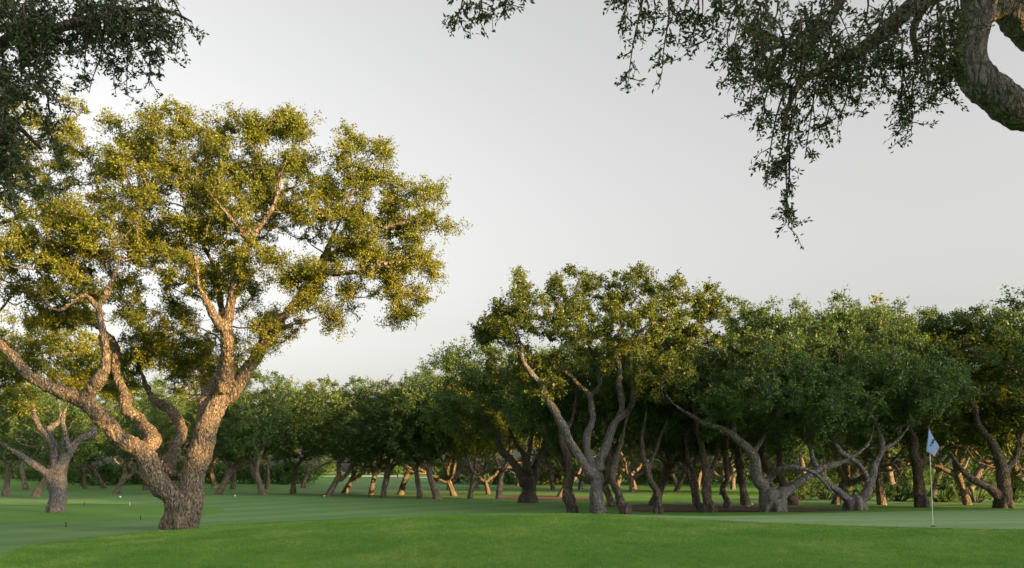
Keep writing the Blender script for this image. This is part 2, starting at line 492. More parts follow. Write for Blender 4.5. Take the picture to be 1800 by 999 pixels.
# grass blades of the uncut rough, where the photograph still resolves them
def make_grass():
    rng = np.random.default_rng(5)
    n = 900000
    D = rng.uniform(10.5, 27, n)
    x = rng.uniform(-.75, .75, n) * D
    keep = rng.uniform(size=n) < np.clip(1.25 - (D - 10.5) / 24, .35, 1)
    x, D = x[keep], D[keep]
    jx, jD = x + rng.normal(size=len(x)) * .10, D + rng.normal(size=len(x)) * .22      # ragged mowing edge
    keep = ~(inside(FAIR, jx, jD) | inside(GREEN, jx, jD))
    x, D = x[keep], D[keep]
    n = len(x)
    patch = vnoise(np.stack([x * .9, D * .9, x * 0], 1), 3) * .5 + vnoise(np.stack([x * 3, D * 3, x * 0], 1), 4) * .5
    z = gz(x, D)
    tuft = np.clip(vnoise(np.stack([x * 7, D * 5, x * 0], 1), 6) * 1.4, -1, 1)
    h = rng.uniform(.020, .052, n) * (1 + .3 * patch + .45 * tuft)
    w = .0032 * (D / 12)
    a = rng.uniform(0, 2 * math.pi, n); ax = np.stack([np.cos(a), np.sin(a), 0 * a], 1)
    lean = rng.normal(size=(n, 3)) * .5; lean[:, 2] = 1
    P = np.stack([x, D, z - .004], 1)
    V = np.empty((n, 3, 3))
    V[:, 0] = P - ax * w[:, None]; V[:, 1] = P + ax * w[:, None]; V[:, 2] = P + unit(lean) * h[:, None]
    me = mesh_np('rough_grass', V.reshape(-1, 3), np.arange(3 * n).reshape(-1, 3), 3)
    o = obj('rough_grass', me, BLADES); o['kind'] = 'stuff'
    o['label'] = 'bright green uncut rough grass on the rise before the green'; o['category'] = 'grass'
make_grass()

# ------------------------------------------------------------------ trees
def bark_displace(me, amp, seed, foot=0):
    n = len(me.vertices)
    co = np.empty(n * 3, np.float32); me.vertices.foreach_get('co', co); co = co.reshape(-1, 3)
    no = np.empty(n * 3, np.float32); me.vertices.foreach_get('normal', no); no = no.reshape(-1, 3)
    d = vnoise(co * 2.2, seed) * 1.0 + vnoise(co * np.array((7, 7, 3.5)), seed + 1) * .9 + (.35 - np.abs(vnoise(co * np.array((15, 15, 5)), seed + 2))) * 1.5 + vnoise(co * np.array((26, 26, 16)), seed + 3) * .6
    co = co + no * (d * amp)[:, None]
    me.vertices.foreach_set('co', np.ascontiguousarray(co, np.float32).ravel()); me.update()

def remeshed(name, tubes, voxel):
    me0 = tubes.mesh(name + '_rough')
    o = bpy.data.objects.new('tmp', me0); COL.objects.link(o)
    md = o.modifiers.new('r', 'REMESH'); md.mode = 'VOXEL'; md.voxel_size = voxel
    ms = o.modifiers.new('s', 'SMOOTH'); ms.factor = .5; ms.iterations = 2
    dg = bpy.context.evaluated_depsgraph_get()
    me = bpy.data.meshes.new_from_object(o.evaluated_get(dg))
    bpy.data.objects.remove(o); bpy.data.meshes.remove(me0)
    me.name = name
    return me

def traced_tree(label, base, D, limbs, blobs, seed, bark, leaf, group=None, voxel=.05, amp=.02, clump_n=180, per=260, L=.10, Wd=.055,
                crad=.55, gap=.10, depth=3.0, twig=True, dead=0, rs_=.82):
    """limbs: lists of (px, py, depth offset, radius in px); blobs: (px, py, rx, ry[, depth offset]) in px at the tree's distance"""
    rng = np.random.default_rng(seed)
    bx, by = (base[0] - 900) * D / F, D
    bz = g1(bx, by)
    root = thing('cork_oak', label, 'tree', (bx, by, bz), group)
    org = np.array((bx, by, bz))
    dz = bz - (CAMZ - (base[1] - HY) * D / F)          # the trace follows the ground the tree stands on
    tb = Tubes(); nodes = []
    for lb in limbs:
        P = np.array([W(a, b, D + c) for a, b, c, r in lb]) - org
        P[:, 2] += dz
        R = np.array([r * D / F for *_, r in lb]) * rs_
        P, R = resample(P, R, .14)
        w = np.stack([vnoise(P * 1.3 + 7, seed), vnoise(P * 1.3 + 31, seed + 1), vnoise(P * 1.3 + 57, seed + 2)], 1)
        P[2:] += w[2:] * np.minimum(.2, R[2:, None] * .95)
        R = R * (1 + .12 * vnoise(P * 3, seed + 5))
        if len(lb) > 5 or lb[0][3] < 12: R = R * (1 - .5 * np.linspace(0, 1, len(R)) ** 2.2)
        tb.add(P, R, 14, cap=True)
        nodes.append(P[len(P) // 3:])
    # root flare
    for k in range(5):
        a = k * math.pi * .4 + rng.uniform(-.4, .4); r = limbs[0][0][3] * D / F
        v = np.array((math.cos(a), math.sin(a), 0))
        tb.add([v * r * .3 + (0, 0, .6 * r + .25), v * r * .85 + (0, 0, .22), v * r * 1.02 + (0, 0, -.12)], [r * .36, r * .27, r * .18], 8, cap=True)
    me = remeshed('trunk', tb, voxel); bark_displace(me, amp, seed); smooth(me)
    obj('trunk', me, bark, root)
    # clumps
    C = []
    area = np.array([b[2] * b[3] for b in blobs], float); cnt = np.maximum(2, (clump_n * area / area.sum())).astype(int)
    for b, m in zip(blobs, cnt):
        off = b[4] if len(b) > 4 else 0
        q = unit(rng.normal(size=(m * 3, 3))) * rng.uniform(.25, 1, (m * 3, 1)) ** .45
        dep = min(depth, .5 * (b[2] + b[3]) * D / F * 1.3)
        p = np.stack([(b[0] + q[:, 0] * b[2] - 900) * D / F, D + off + q[:, 1] * dep, CAMZ - (b[1] + q[:, 2] * b[3] - HY) * D / F + dz], 1) - org
        keep = vnoise(p * .75 + 13, seed + 9) > -.45 + gap
        C.append(p[keep][:m])
    C = np.vstack(C)
    br = Tubes()
    grow(np.vstack(nodes), C, rng, br, 1.0)
    if dead:
        allc = C[rng.integers(0, len(C), dead)]
        for c in allc:
            P = [c]
            d = unit(rng.normal(size=3) + np.array((0, -.4, -.5)))
            for k in range(5): d = unit(d + rng.normal(size=3) * .45); P.append(P[-1] + d * .22)
            br.add(P, np.linspace(.016, .004, 6), 4)
    rad = crad * rng.uniform(.65, 1.35, len(C))
    V = clump_leaves(C, rad, per, L, Wd, rng, br if twig else None)
    me = br.mesh('branches'); smooth(me); obj('branches', me, bark, root)
    o = obj('crown', leaves_mesh('crown', V), leaf, root); o['kind'] = 'stuff'
    return root

# the big oak on the left: V-shaped trunk, long left limb
main_limbs = [
    [(312, 940, 0, 27), (311, 915, 0, 27), (308, 890, 0, 27), (306, 872, 0, 24)],
    [(303, 946, 0, 19), (300, 905, 0, 22), (291, 868, -.1, 24), (276, 826, -.2, 23), (243, 795, -.3, 22), (205, 764, -.5, 19), (175, 735, -.6, 18), (145, 706, -.8, 17), (95, 686, -1.0, 15), (50, 660, -1.3, 14), (0, 606, -1.6, 13), (-60, 560, -2, 10), (-120, 500, -2.2, 6)],
    [(320, 946, 0, 23), (324, 905, 0, 26), (333, 860, .1, 28), (347, 805, .2, 26), (367, 750, .3, 23), (390, 708, .4, 20), (412, 684, .4, 15), (442, 640, .4, 13), (472, 590, .3, 12), (502, 550, .2, 11), (545, 492, 0, 9), (600, 440, -.2, 7), (670, 405, -.4, 5), (740, 385, -.5, 3)],
    [(362, 752, .3, 17), (372, 705, .7, 15), (388, 655, .9, 13), (396, 605, 1.0, 12), (398, 560, 1.0, 10), (384, 512, 1.2, 8), (372, 460, 1.4, 6), (330, 380, 1.6, 5), (312, 290, 1.8, 3)],
    [(393, 690, .4, 15), (400, 640, .1, 14), (399, 600, -.1, 13), (402, 560, -.2, 11), (415, 500, -.5, 10), (440, 425, -.8, 9), (476, 365, -1.0, 6), (500, 290, -1.2, 3)],
    [(399, 585, -.1, 10), (372, 545, -.6, 8), (350, 500, -1, 7), (345, 440, -1.3, 4)],
    [(150, 706, -.8, 15), (168, 672, -1, 13), (184, 640, -1.1, 10), (182, 590, -1.0, 9), (178, 540, -1, 7), (196, 495, -1.2, 6), (220, 440, -1.5, 4)],
    [(183, 555, -1, 6), (150, 520, -1.2, 6), (100, 545, -1.4, 4), (60, 500, -1.8, 3)],
    [(248, 800, -.2, 17), (262, 772, .3, 16), (240, 745, .8, 15), (216, 708, 1.2, 13), (206, 650, 1.6, 11), (198, 600, 1.9, 9), (150, 560, 2.2, 8), (95, 505, 2.6, 7), (60, 470, 3, 4)],
    [(300, 840, .3, 15), (308, 795, .9, 14), (320, 755, 1.5, 13), (304, 725, 2.0, 11), (276, 708, 2.4, 9), (255, 670, 2.8, 6), (235, 610, 3, 4)],
    [(502, 550, .2, 8), (540, 505, 1, 7), (580, 430, 1.6, 6), (612, 350, 2, 4), (645, 285, 2.2, 3)],
    [(560, 480, 0, 6), (620, 478, -.6, 5), (690, 465, -1, 4), (740, 455, -1.2, 2)],
    [(475, 588, .3, 7), (520, 570, -.5, 5), (580, 550, -1, 3)],
    [(440, 425, -.8, 6), (400, 380, -1.4, 5), (360, 330, -1.8, 3)],
]
main_blobs = [(320, 265, 85, 70), (420, 270, 80, 62), (505, 255, 60, 55), (520, 330, 80, 60), (300, 370, 95, 80), (410, 380, 90, 70), (640, 290, 52, 52), (650, 350, 60, 50), (725, 370, 55, 45),
              (570, 410, 80, 55), (690, 430, 80, 50), (610, 480, 90, 45), (720, 490, 45, 45), (690, 535, 35, 35), (560, 545, 55, 30), (480, 480, 80, 50), (400, 500, 70, 45), (300, 470, 80, 55), (240, 300, 60, 70),
              (190, 400, 90, 70), (150, 480, 80, 50), (60, 470, 80, 60), (470, 600, 35, 40), (330, 590, 60, 40, 2), (240, 620, 60, 35, 2.2), (270, 680, 50, 22, 2.4), (345, 660, 25, 20, 1.5), (60, 570, 70, 50, 1.5), (150, 590, 80, 45, 2), (40, 640, 60, 35, 2.5), (110, 640, 60, 35, 3), (250, 545, 60, 45, 1.5), (200, 540, 60, 40), (100, 420, 70, 50), (500, 222, 16, 24), (325, 208, 24, 18), (385, 222, 18, 16), (685, 258, 14, 22), (625, 255, 14, 18), (772, 345, 18, 18), (782, 392, 18, 14), (760, 480, 18, 20), (700, 565, 16, 18), (590, 575, 24, 14), (205, 235, 22, 26), (455, 240, 14, 18),
              (270, 640, 60, 40, 3.2), (330, 630, 45, 35, 3.2), (435, 560, 45, 35, 2.5), (250, 600, 50, 35, 3)]
traced_tree('largest sunlit cork oak with V-shaped trunk and long sideways limb', (312, 932), 24, main_limbs, main_blobs, 21, BARK, LEAF_A,
            voxel=.030, amp=.026, clump_n=1080, per=330, L=.068, Wd=.036, crad=.46, gap=.02, depth=3.2, dead=90, rs_=.80)

# oak beyond the left edge whose crown reaches into view
left_limbs = [
    [(-170, 945, 0, 34), (-168, 880, 0, 30), (-160, 820, 0, 27)],
    [(-165, 830, 0, 22), (-130, 730, .3, 18), (-90, 620, .6, 14), (-50, 500, .8, 10), (-10, 410, .6, 7), (60, 388, 0, 5), (110, 405, -.4, 3)],
    [(-165, 830, 0, 22), (-190, 720, 1, 18), (-170, 600, 1.5, 14), (-120, 450, 2, 10), (-60, 330, 2, 7), (20, 260, 1.6, 4)],
    [(-165, 830, 0, 20), (-240, 740, -1, 16), (-330, 620, -1, 12), (-380, 480, -1, 8)],
    [(-90, 620, .6, 9), (-30, 590, 0, 7), (30, 520, -.5, 4)],
]
left_blobs = [(60, 300, 95, 75), (150, 275, 70, 65), (90, 215, 65, 40), (40, 400, 80, 65), (130, 370, 70, 60), (0, 250, 90, 60), (-100, 350, 120, 110), (-250, 420, 150, 130), (-60, 480, 110, 70), (60, 540, 60, 40)]
traced_tree('sunlit cork oak whose crown tangles with the largest oak above its long limb', (-170, 940), 25.5, left_limbs, left_blobs, 35, BARK, LEAF_A,
            voxel=.06, clump_n=330, per=220, L=.072, Wd=.038, crad=.44, gap=.08, depth=3, dead=40)

# grey oak standing on the lawn behind, on the left
t_limbs = [
    [(98, 905, 0, 17), (98, 880, 0, 15), (96, 845, 0, 15), (97, 825, 0, 15)],
    [(94, 848, 0, 10), (70, 828, -.3, 8), (40, 806, -.6, 7), (10, 785, -.9, 6), (-30, 765, -1, 4)],
    [(97, 835, 0, 12), (96, 795, .2, 10), (80, 760, .3, 9), (62, 735, .4, 7), (52, 700, .4, 6), (30, 670, .4, 4), (10, 640, .4, 3)],
    [(102, 835, 0, 12), (116, 805, .2, 11), (135, 780, .3, 9), (160, 765, .3, 9), (168, 742, .3, 6), (190, 700, .3, 4)],
    [(122, 800, .2, 7), (115, 765, -.3, 6), (112, 735, -.4, 5), (125, 700, -.5, 3)],
    [(80, 760, .3, 6), (105, 735, 1, 5), (100, 700, 1.2, 4)],
    [(110, 860, .5, 9), (116, 820, 1, 7), (112, 770, 1.4, 5)],
]
t_blobs = [(40, 640, 90, 45), (130, 640, 90, 45), (90, 600, 110, 45), (-40, 660, 80, 60), (20, 700, 50, 25), (190, 670, 60, 35), (-60, 600, 80, 50)]
traced_tree('grey-trunked cork oak alone on the lawn, three limbs spreading low', (98, 902), 36, t_limbs, t_blobs, 44, BARK_GREY, LEAF_A,
            voxel=.055, clump_n=170, per=230, L=.11, Wd=.06, crad=.62, gap=.05, depth=4, dead=20)

# front of the grove
mid_limbs = [
    [(1052, 914, 0, 15), (1053, 885, 0, 14), (1050, 855, 0, 14), (1047, 836, 0, 14)],
    [(1046, 842, 0, 11), (1022, 815, -.2, 10), (1002, 770, -.5, 9), (976, 722, -.8, 9), (946, 674, -1, 8), (922, 640, -1.2, 7), (916, 610, -1.0, 5), (908, 575, -.6, 3)],
    [(1046, 835, 0, 10), (1030, 795, .4, 8), (1030, 768, .5, 8), (1040, 735, .6, 7), (1036, 700, .6, 7), (1012, 675, .6, 6), (985, 650, .5, 5), (965, 610, .4, 3)],
    [(1037, 702, .6, 5), (1052, 682, .8, 5), (1048, 650, 1, 5), (1030, 600, 1.2, 4), (1020, 550, 1.2, 2)],
    [(1056, 832, 0, 11), (1064, 790, .2, 10), (1080, 748, .4, 9), (1103, 722, .4, 8), (1114, 692, .4, 7), (1110, 650, .2, 6), (1120, 600, 0, 5), (1160, 560, -.3, 4), (1215, 530, -.5, 2)],
    [(1090, 735, .4, 7), (1089, 700, .1, 7), (1086, 655, 0, 6), (1080, 610, -.3, 5), (1100, 560, -.6, 3)],
]
mid_blobs = [(890, 570, 42, 50), (915, 520, 30, 34), (960, 560, 55, 42), (1005, 510, 45, 32), (1040, 545, 60, 40), (1105, 500, 42, 28), (1110, 560, 65, 42), (1170, 525, 48, 32), (1205, 560, 60, 40), (1250, 540, 40, 30),
             (900, 640, 50, 40), (970, 640, 60, 35), (1050, 620, 70, 38), (1140, 630, 70, 40), (1220, 620, 60, 40), (870, 600, 34, 40), (1160, 690, 50, 28), (900, 580, 40, 36, -2), (925, 560, 34, 30, -2), (1020, 590, 60, 30, -2.5), (1130, 590, 60, 30, -2.5), (1110, 484, 15, 16), (1010, 488, 13, 16), (920, 494, 15, 20), (1180, 500, 16, 14), (1255, 512, 16, 16), (845, 580, 14, 18), (1060, 500, 14, 14), (960, 690, 40, 20, -1), (1140, 660, 60, 30, -2)]
traced_tree('tall grey oak with three sinuous limbs and gold-topped crown, leading the grove', (1051, 908), 36, mid_limbs, mid_blobs, 52, BARK_GREY, LEAF_M,
            voxel=.05, clump_n=560, per=170, L=.105, Wd=.058, crad=.42, gap=.14, depth=3.8, dead=50)

e_limbs = [
    [(1360, 914, 0, 21), (1360, 890, 0, 20), (1360, 872, 0, 17)],
    [(1348, 914, 0, 18), (1348, 880, 0, 18), (1336, 845, -.2, 15), (1318, 805, -.4, 12), (1290, 778, -.6, 10), (1255, 757, -.8, 8), (1220, 742, -1, 7), (1185, 715, -1.2, 5), (1160, 680, -1.2, 3)],
    [(1374, 914, 0, 18), (1376, 882, 0, 17), (1395, 858, .2, 13), (1420, 842, .3, 11), (1470, 820, .5, 8), (1520, 790, .6, 6), (1540, 740, .6, 4)],
    [(1350, 850, 0, 10), (1372, 830, -.6, 8), (1400, 828, -.8, 7), (1440, 845, -1, 6), (1470, 880, -1.2, 4)],
    [(1318, 805, -.4, 9), (1350, 770, .2, 7), (1370, 720, .5, 6), (1360, 660, .6, 4)],
    [(1290, 778, -.6, 6), (1290, 730, -.8, 5), (1310, 680, -1, 4), (1330, 620, -1, 3)],
]
e_blobs = [(1290, 640, 75, 50), (1350, 600, 70, 45), (1400, 660, 75, 50), (1300, 710, 75, 40), (1370, 730, 70, 35), (1220, 690, 60, 40), (1440, 620, 60, 45), (1320, 580, 45, 28), (1270, 760, 50, 22), (1400, 770, 60, 26), (1180, 640, 50, 36), (1320, 560, 40, 26, 1), (1430, 570, 45, 28, 1), (1380, 580, 45, 28, 2), (1295, 700, 60, 36, -2.6), (1400, 700, 66, 40, -2.6), (1240, 725, 40, 26, -2.2), (1345, 650, 60, 40, -2.5), (1300, 548, 13, 16), (1350, 552, 14, 14), (1410, 548, 13, 16), (1430, 745, 40, 22, -2.2)]
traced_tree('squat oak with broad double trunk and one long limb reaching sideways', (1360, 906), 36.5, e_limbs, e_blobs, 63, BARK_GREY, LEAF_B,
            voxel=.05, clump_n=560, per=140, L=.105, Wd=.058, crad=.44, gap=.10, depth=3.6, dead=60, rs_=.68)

f_limbs = [
    [(1503, 903, 0, 19), (1503, 890, 0, 18), (1505, 880, 0, 15)],
    [(1498, 892, 0, 11), (1478, 870, -.2, 9), (1450, 846, -.4, 9), (1432, 815, -.5, 8), (1424, 780, -.6, 7), (1412, 750, -.7, 5), (1400, 700, -.7, 3)],
    [(1510, 886, 0, 14), (1522, 850, .1, 12), (1536, 815, .2, 11), (1548, 790, .2, 8), (1540, 740, .3, 7), (1535, 700, .3, 6), (1530, 640, .3, 4)],
    [(1522, 845, .1, 9), (1505, 815, -.4, 7), (1478, 795, -.6, 6), (1462, 765, -.8, 5), (1450, 720, -.8, 3)],
    [(1536, 745, .3, 5), (1515, 720, -.2, 4), (1502, 695, -.4, 3)],
    [(1546, 795, .2, 7), (1585, 765, .4, 5), (1620, 720, .6, 4), (1660, 690, .6, 2)],
]
f_blobs = [(1480, 610, 70, 45), (1550, 600, 65, 45), (1560, 680, 75, 45), (1480, 700, 65, 40), (1620, 650, 55, 40), (1660, 690, 45, 28), (1540, 740, 60, 30), (1460, 760, 45, 26), (1490, 570, 40, 26), (1620, 720, 50, 26), (1540, 565, 45, 24, 1), (1590, 590, 45, 28, 2), (1470, 715, 50, 32, -2.2), (1570, 690, 60, 38, -2.4), (1640, 680, 42, 26, -2.2), (1500, 650, 60, 36, -2.4), (1470, 545, 13, 24), (1530, 548, 14, 16), (1580, 556, 12, 14), (1625, 556, 14, 16)]
traced_tree('oak with slender twin stems parting at the ground beside the putting green', (1503, 897), 37.5, f_limbs, f_blobs, 71, BARK_GREY, LEAF_B,
            voxel=.05, clump_n=540, per=140, L=.105, Wd=.058, crad=.44, gap=.10, depth=3.4, dead=60, rs_=.68)

g_limbs = [
    [(928, 886, 0, 17), (926, 860, 0, 16), (926, 835, 0, 15)],
    [(920, 850, 0, 10), (905, 815, -.3, 9), (880, 785, -.6, 8), (870, 755, -.8, 7), (850, 730, -1, 5), (840, 690, -1, 3)],
    [(928, 845, 0, 10), (922, 800, .3, 7), (905, 770, .4, 6), (895, 745, .4, 5)],
    [(930, 845, 0, 11), (950, 800, .3, 9), (960, 765, .5, 7), (968, 700, .6, 4)],
    [(926, 840, 0, 9), (930, 790, -.6, 7), (940, 740, -.8, 5)],
]
g_blobs = [(850, 640, 60, 50), (900, 690, 70, 45), (830, 700, 60, 50), (940, 660, 60, 50), (800, 640, 40, 40), (880, 740, 60, 25), (960, 730, 45, 30), (790, 720, 40, 35)]
traced_tree('dark oak with a fan of limbs at the near end of the distant row', (927, 880), 50, g_limbs, g_blobs, 83, BARK_DARK, LEAF_B,
            voxel=.07, clump_n=170, per=230, L=.13, Wd=.075, crad=.8, gap=.02, depth=5, dead=20)

# slender trunks of the grove (one straight stem each, crown above)
def slender(label, base, D, pts, blobs, seed, bark=BARK_DARK, cn=105):
    blobs = [(*b[:4], 2.6) for b in blobs]
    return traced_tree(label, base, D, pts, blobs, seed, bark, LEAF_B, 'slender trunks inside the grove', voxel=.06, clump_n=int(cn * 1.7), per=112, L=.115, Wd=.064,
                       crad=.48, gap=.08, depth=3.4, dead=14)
slender('slender straight dark trunk beside the sinuous-limbed oak, on its fairway side', (1006, 907), 36.8,
        [[(1006, 912, 0, 11), (998, 850, 0, 9), (996, 800, 0, 9), (988, 760, 0, 8), (972, 732, 0, 6), (955, 690, 0, 4)], [(992, 780, 0, 6), (1010, 720, .6, 5), (1020, 660, 1, 3)]],
        [(960, 690, 60, 40), (1000, 650, 60, 40), (930, 720, 50, 28), (1020, 715, 50, 25)], 91)
slender('slender leaning dark trunk between the sinuous-limbed oak and the mulch bed', (1100, 911), 35.6,
        [[(1102, 917, 0, 11), (1090, 875, 0, 9), (1080, 845, 0, 8), (1086, 800, .3, 7), (1102, 750, .6, 5), (1115, 700, .8, 3)], [(1082, 835, 0, 5), (1066, 790, 1, 4), (1060, 740, 1.4, 3)]],
        [(1120, 720, 60, 40), (1170, 670, 60, 40), (1080, 690, 55, 35), (1150, 740, 50, 24)], 92)
slender('slender leaning trunk at the tip of the mulch bed', (1158, 908), 36.2,
        [[(1160, 914, 0, 9), (1150, 860, 0, 8), (1136, 815, 0, 7), (1130, 770, .3, 5), (1140, 710, .5, 3)], [(1142, 830, 0, 5), (1160, 780, .5, 4), (1180, 720, .8, 3)]],
        [(1150, 700, 60, 40), (1200, 640, 60, 40), (1110, 650, 50, 40), (1190, 745, 50, 24)], 93)
slender('thick straight dark trunk standing in the mulch bed', (1248, 905), 37,
        [[(1250, 910, 0, 12), (1246, 860, 0, 10), (1238, 810, 0, 8), (1224, 770, 0, 6), (1220, 700, 0, 4)], [(1246, 850, 0, 6), (1262, 800, .5, 5), (1280, 740, .8, 4)]],
        [(1230, 690, 70, 45), (1280, 650, 60, 45), (1200, 735, 55, 26), (1270, 740, 50, 24)], 94)
slender('thin bent dark trunk beside the thick straight one in the mulch bed', (1232, 900), 38.5,
        [[(1233, 904, 0, 6), (1226, 860, 0, 5), (1214, 820, 0, 5), (1208, 770, 0, 4), (1220, 700, 0, 2)]],
        [(1210, 680, 60, 45), (1180, 720, 50, 30)], 95)
slender('brown trunk at the back of the mulch bed with thin crown', (1278, 893), 41,
        [[(1278, 898, 0, 7), (1276, 850, 0, 7), (1272, 800, 0, 6), (1285, 740, 0, 4)], [(1275, 820, 0, 4), (1295, 780, .4, 3), (1300, 730, .4, 2)]],
        [(1290, 690, 60, 40), (1250, 640, 60, 40)], 96)
slender('reddish trunk beyond the mulch bed beside the squat oak', (1312, 893), 42,
        [[(1313, 898, 0, 7), (1308, 850, 0, 6), (1300, 800, 0, 5), (1305, 740, 0, 3)]],
        [(1310, 680, 65, 45), (1340, 720, 50, 30)], 97, BARK)
slender('stout dark trunk behind the flag, next to the slender twin-stemmed oak', (1622, 893), 40,
        [[(1622, 898, 0, 14), (1620, 850, 0, 12), (1615, 810, 0, 11), (1600, 770, 0, 8), (1580, 720, 0, 5)], [(1618, 820, 0, 8), (1650, 790, .5, 6), (1690, 750, .8, 4)]],
        [(1590, 640, 75, 55), (1650, 620, 70, 55), (1700, 700, 60, 40), (1570, 730, 60, 30), (1600, 580, 50, 30), (1660, 560, 50, 26), (1640, 760, 50, 20)], 98, cn=220)
slender('dark oak with drooping low limb behind the green, past the flag', (1765, 891), 38.5,
        [[(1765, 897, 0, 16), (1764, 850, 0, 14), (1755, 800, 0, 10), (1730, 750, 0, 7), (1700, 700, 0, 4)], [(1760, 870, 0, 10), (1720, 845, -.4, 8), (1690, 820, -.6, 7), (1670, 790, -.6, 5)], [(1764, 840, 0, 9), (1790, 780, .3, 7), (1820, 700, .5, 4)]],
        [(1700, 620, 80, 55), (1770, 590, 80, 50), (1740, 680, 80, 45), (1810, 680, 70, 60), (1680, 745, 60, 30), (1790, 750, 60, 26), (1670, 800, 30, 16), (1720, 560, 60, 26), (1790, 545, 60, 24), (1700, 548, 14, 16), (1760, 530, 16, 14), (1730, 765, 60, 22)], 99, cn=300)

# ---- generic oaks for the distant rows: a few forms, each tree a copy of its own
def make_form(seed, H, spread, th, nl, n_cl, per, L, Wd, crad, leaf, bark, low=.29):
    rng = np.random.default_rng(seed)
    tb, nodes = Tubes(), []
    lean = rng.normal(size=2) * .22
    r0 = rng.uniform(.20, .27)
    top = np.array((lean[0] * th, lean[1] * th, th))
    P, R = resample([(0, 0, -.25), (0, 0, .12), (top[0] * .45 + rng.normal() * .06, top[1] * .45, th * .5), top], [r0 * 1.5, r0 * 1.15, r0 * .9, r0 * .9], .2)
    tb.add(P, R * (1 + .1 * vnoise(P * 3, seed)), 10, cap=True)
    a0 = rng.uniform(0, 6.28)
    for k in range(nl):
        az = a0 + k * 2 * math.pi / nl + rng.normal() * .3
        d = unit(np.array((math.cos(az), math.sin(az), rng.uniform(1.1, 2.0))))
        p = top - np.array((0, 0, rng.uniform(.1, .5))); pts = [p]; n = 7
        ln = H * rng.uniform(.5, .62)
        for i in range(n):
            d = unit(d + rng.normal(size=3) * .33 + np.array((0, 0, .16)))
            p = p + d * ln / n; pts.append(p)
        rr = np.linspace(r0 * rng.uniform(.55, .75), .03, n + 1)
        Pp, Rr = resample(pts, rr, .2)
        tb.add(Pp, Rr, 8); nodes.append(Pp[len(Pp) // 3:])
        for s in range(2):
            i = rng.integers(2, 5); q = pts[i]; d2 = unit(unit(rng.normal(size=3)) + unit(pts[i + 1] - pts[i]) * .9 + np.array((0, 0, .3))); sub = [q]
            for _ in range(4):
                d2 = unit(d2 + rng.normal(size=3) * .3); q = q + d2 * ln * .12; sub.append(q)
            Pp, Rr = resample(sub, np.linspace(rr[i] * .7, .025, 5), .2); tb.add(Pp, Rr, 6); nodes.append(Pp)
    q = unit(rng.normal(size=(n_cl * 5, 3))) * rng.uniform(.1, 1, (n_cl * 5, 1)) ** .4
    C = q * np.array((spread, spread, H * .36)) + np.array((top[0], top[1], H * .66))
    C[:, 2] += vnoise(C * .5, seed + 4) * .9
    C = C[(C[:, 2] > H * low) & (vnoise(C * .7, seed + 3) > -.32)][:n_cl]
    br = Tubes(); grow(np.vstack(nodes), C, rng, br, 1.0, 4)
    V = clump_leaves(C, crad * rng.uniform(.65, 1.3, len(C)), per, L, Wd, rng, br, 9)
    tm = tb.mesh('trunk'); bark_displace(tm, .018, seed); smooth(tm)
    bmh = br.mesh('branches'); smooth(bmh)
    return (tm, bmh, leaves_mesh('crown', V), bark, leaf)
def place_form(form, label, group, x, y, rz=0, s=1.0, sz=1.0):
    root = thing('cork_oak', label, 'tree', (x, y, g1(x, y) - .02), group, rz)
    root.scale = (s, s, s * sz)
    for nm, me_, mt in (('trunk', form[0], form[3]), ('branches', form[1], form[3]), ('crown', form[2], form[4])):
        o = obj(nm, me_, mt, root)
        if nm == 'crown': o['kind'] = 'stuff'
    return root
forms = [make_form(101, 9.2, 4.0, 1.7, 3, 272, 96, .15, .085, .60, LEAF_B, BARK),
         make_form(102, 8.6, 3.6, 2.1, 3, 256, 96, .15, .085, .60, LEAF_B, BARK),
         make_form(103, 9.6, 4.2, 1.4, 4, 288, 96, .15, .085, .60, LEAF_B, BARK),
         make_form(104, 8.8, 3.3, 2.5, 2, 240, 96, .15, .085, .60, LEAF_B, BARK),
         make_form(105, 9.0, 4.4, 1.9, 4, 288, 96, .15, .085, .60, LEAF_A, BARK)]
rs = random.Random(8)
def by_px(px, py_or_D, lab, grp, form=None, s=None, sz=1.0, rz=None):
    D = py_or_D
    place_form(forms[rs.randrange(5) if form is None else form], lab, grp, (px - 900) * D / F, D, rs.uniform(0, 6.28) if rz is None else rz, rs.uniform(.85, 1.05) if s is None else s, sz)

LR, GR = 'cork oak in the distant row along the far edge of the fairway', 'distant row of oaks beyond the fairway'
for px, D in [(10, 60), (62, 57), (205, 66), (385, 62), (462, 60), (515, 68), (578, 63), (606, 70), (652, 68), (674, 62), (705, 68), (738, 61), (768, 60), (797, 66), (826, 61), (858, 68), (876, 60), (985, 63), (1110, 72), (1190, 74)]:
    by_px(px, D, LR, GR, sz=rs.uniform(.9, 1.08))
LR, GR = 'cork oak deep in the wood behind the distant row', 'oaks of the wood behind'
for i in range(36):
    px = -80 + i * 55 + rs.uniform(-18, 18)
    if 560 < px < 740: continue
    by_px(px, rs.uniform(76, 92), LR, GR, s=rs.uniform(.95, 1.2))
for i in range(22):
    px = -60 + i * 92 + rs.uniform(-20, 20)
    by_px(px, rs.uniform(132, 150), LR, GR, s=rs.uniform(1.0, 1.3))
LR, GR = 'dark cork oak in the second rank inside the grove', 'second rank of the grove'
by_px(1005, 46.5, LR, GR, form=3, s=.95, rz=2.0)
for px, D in [(1075, 44.5), (1150, 45.5), (1225, 44), (1310, 44.5), (1395, 43.5), (1470, 43.5), (1550, 42.5), (1700, 42.5), (1815, 41.5), (1880, 39)]:
    by_px(px, D, LR, GR, s=rs.uniform(.9, 1.04))
LR, GR = 'cork oak beyond the small lawn behind the grove', 'oaks beyond the small lawn'
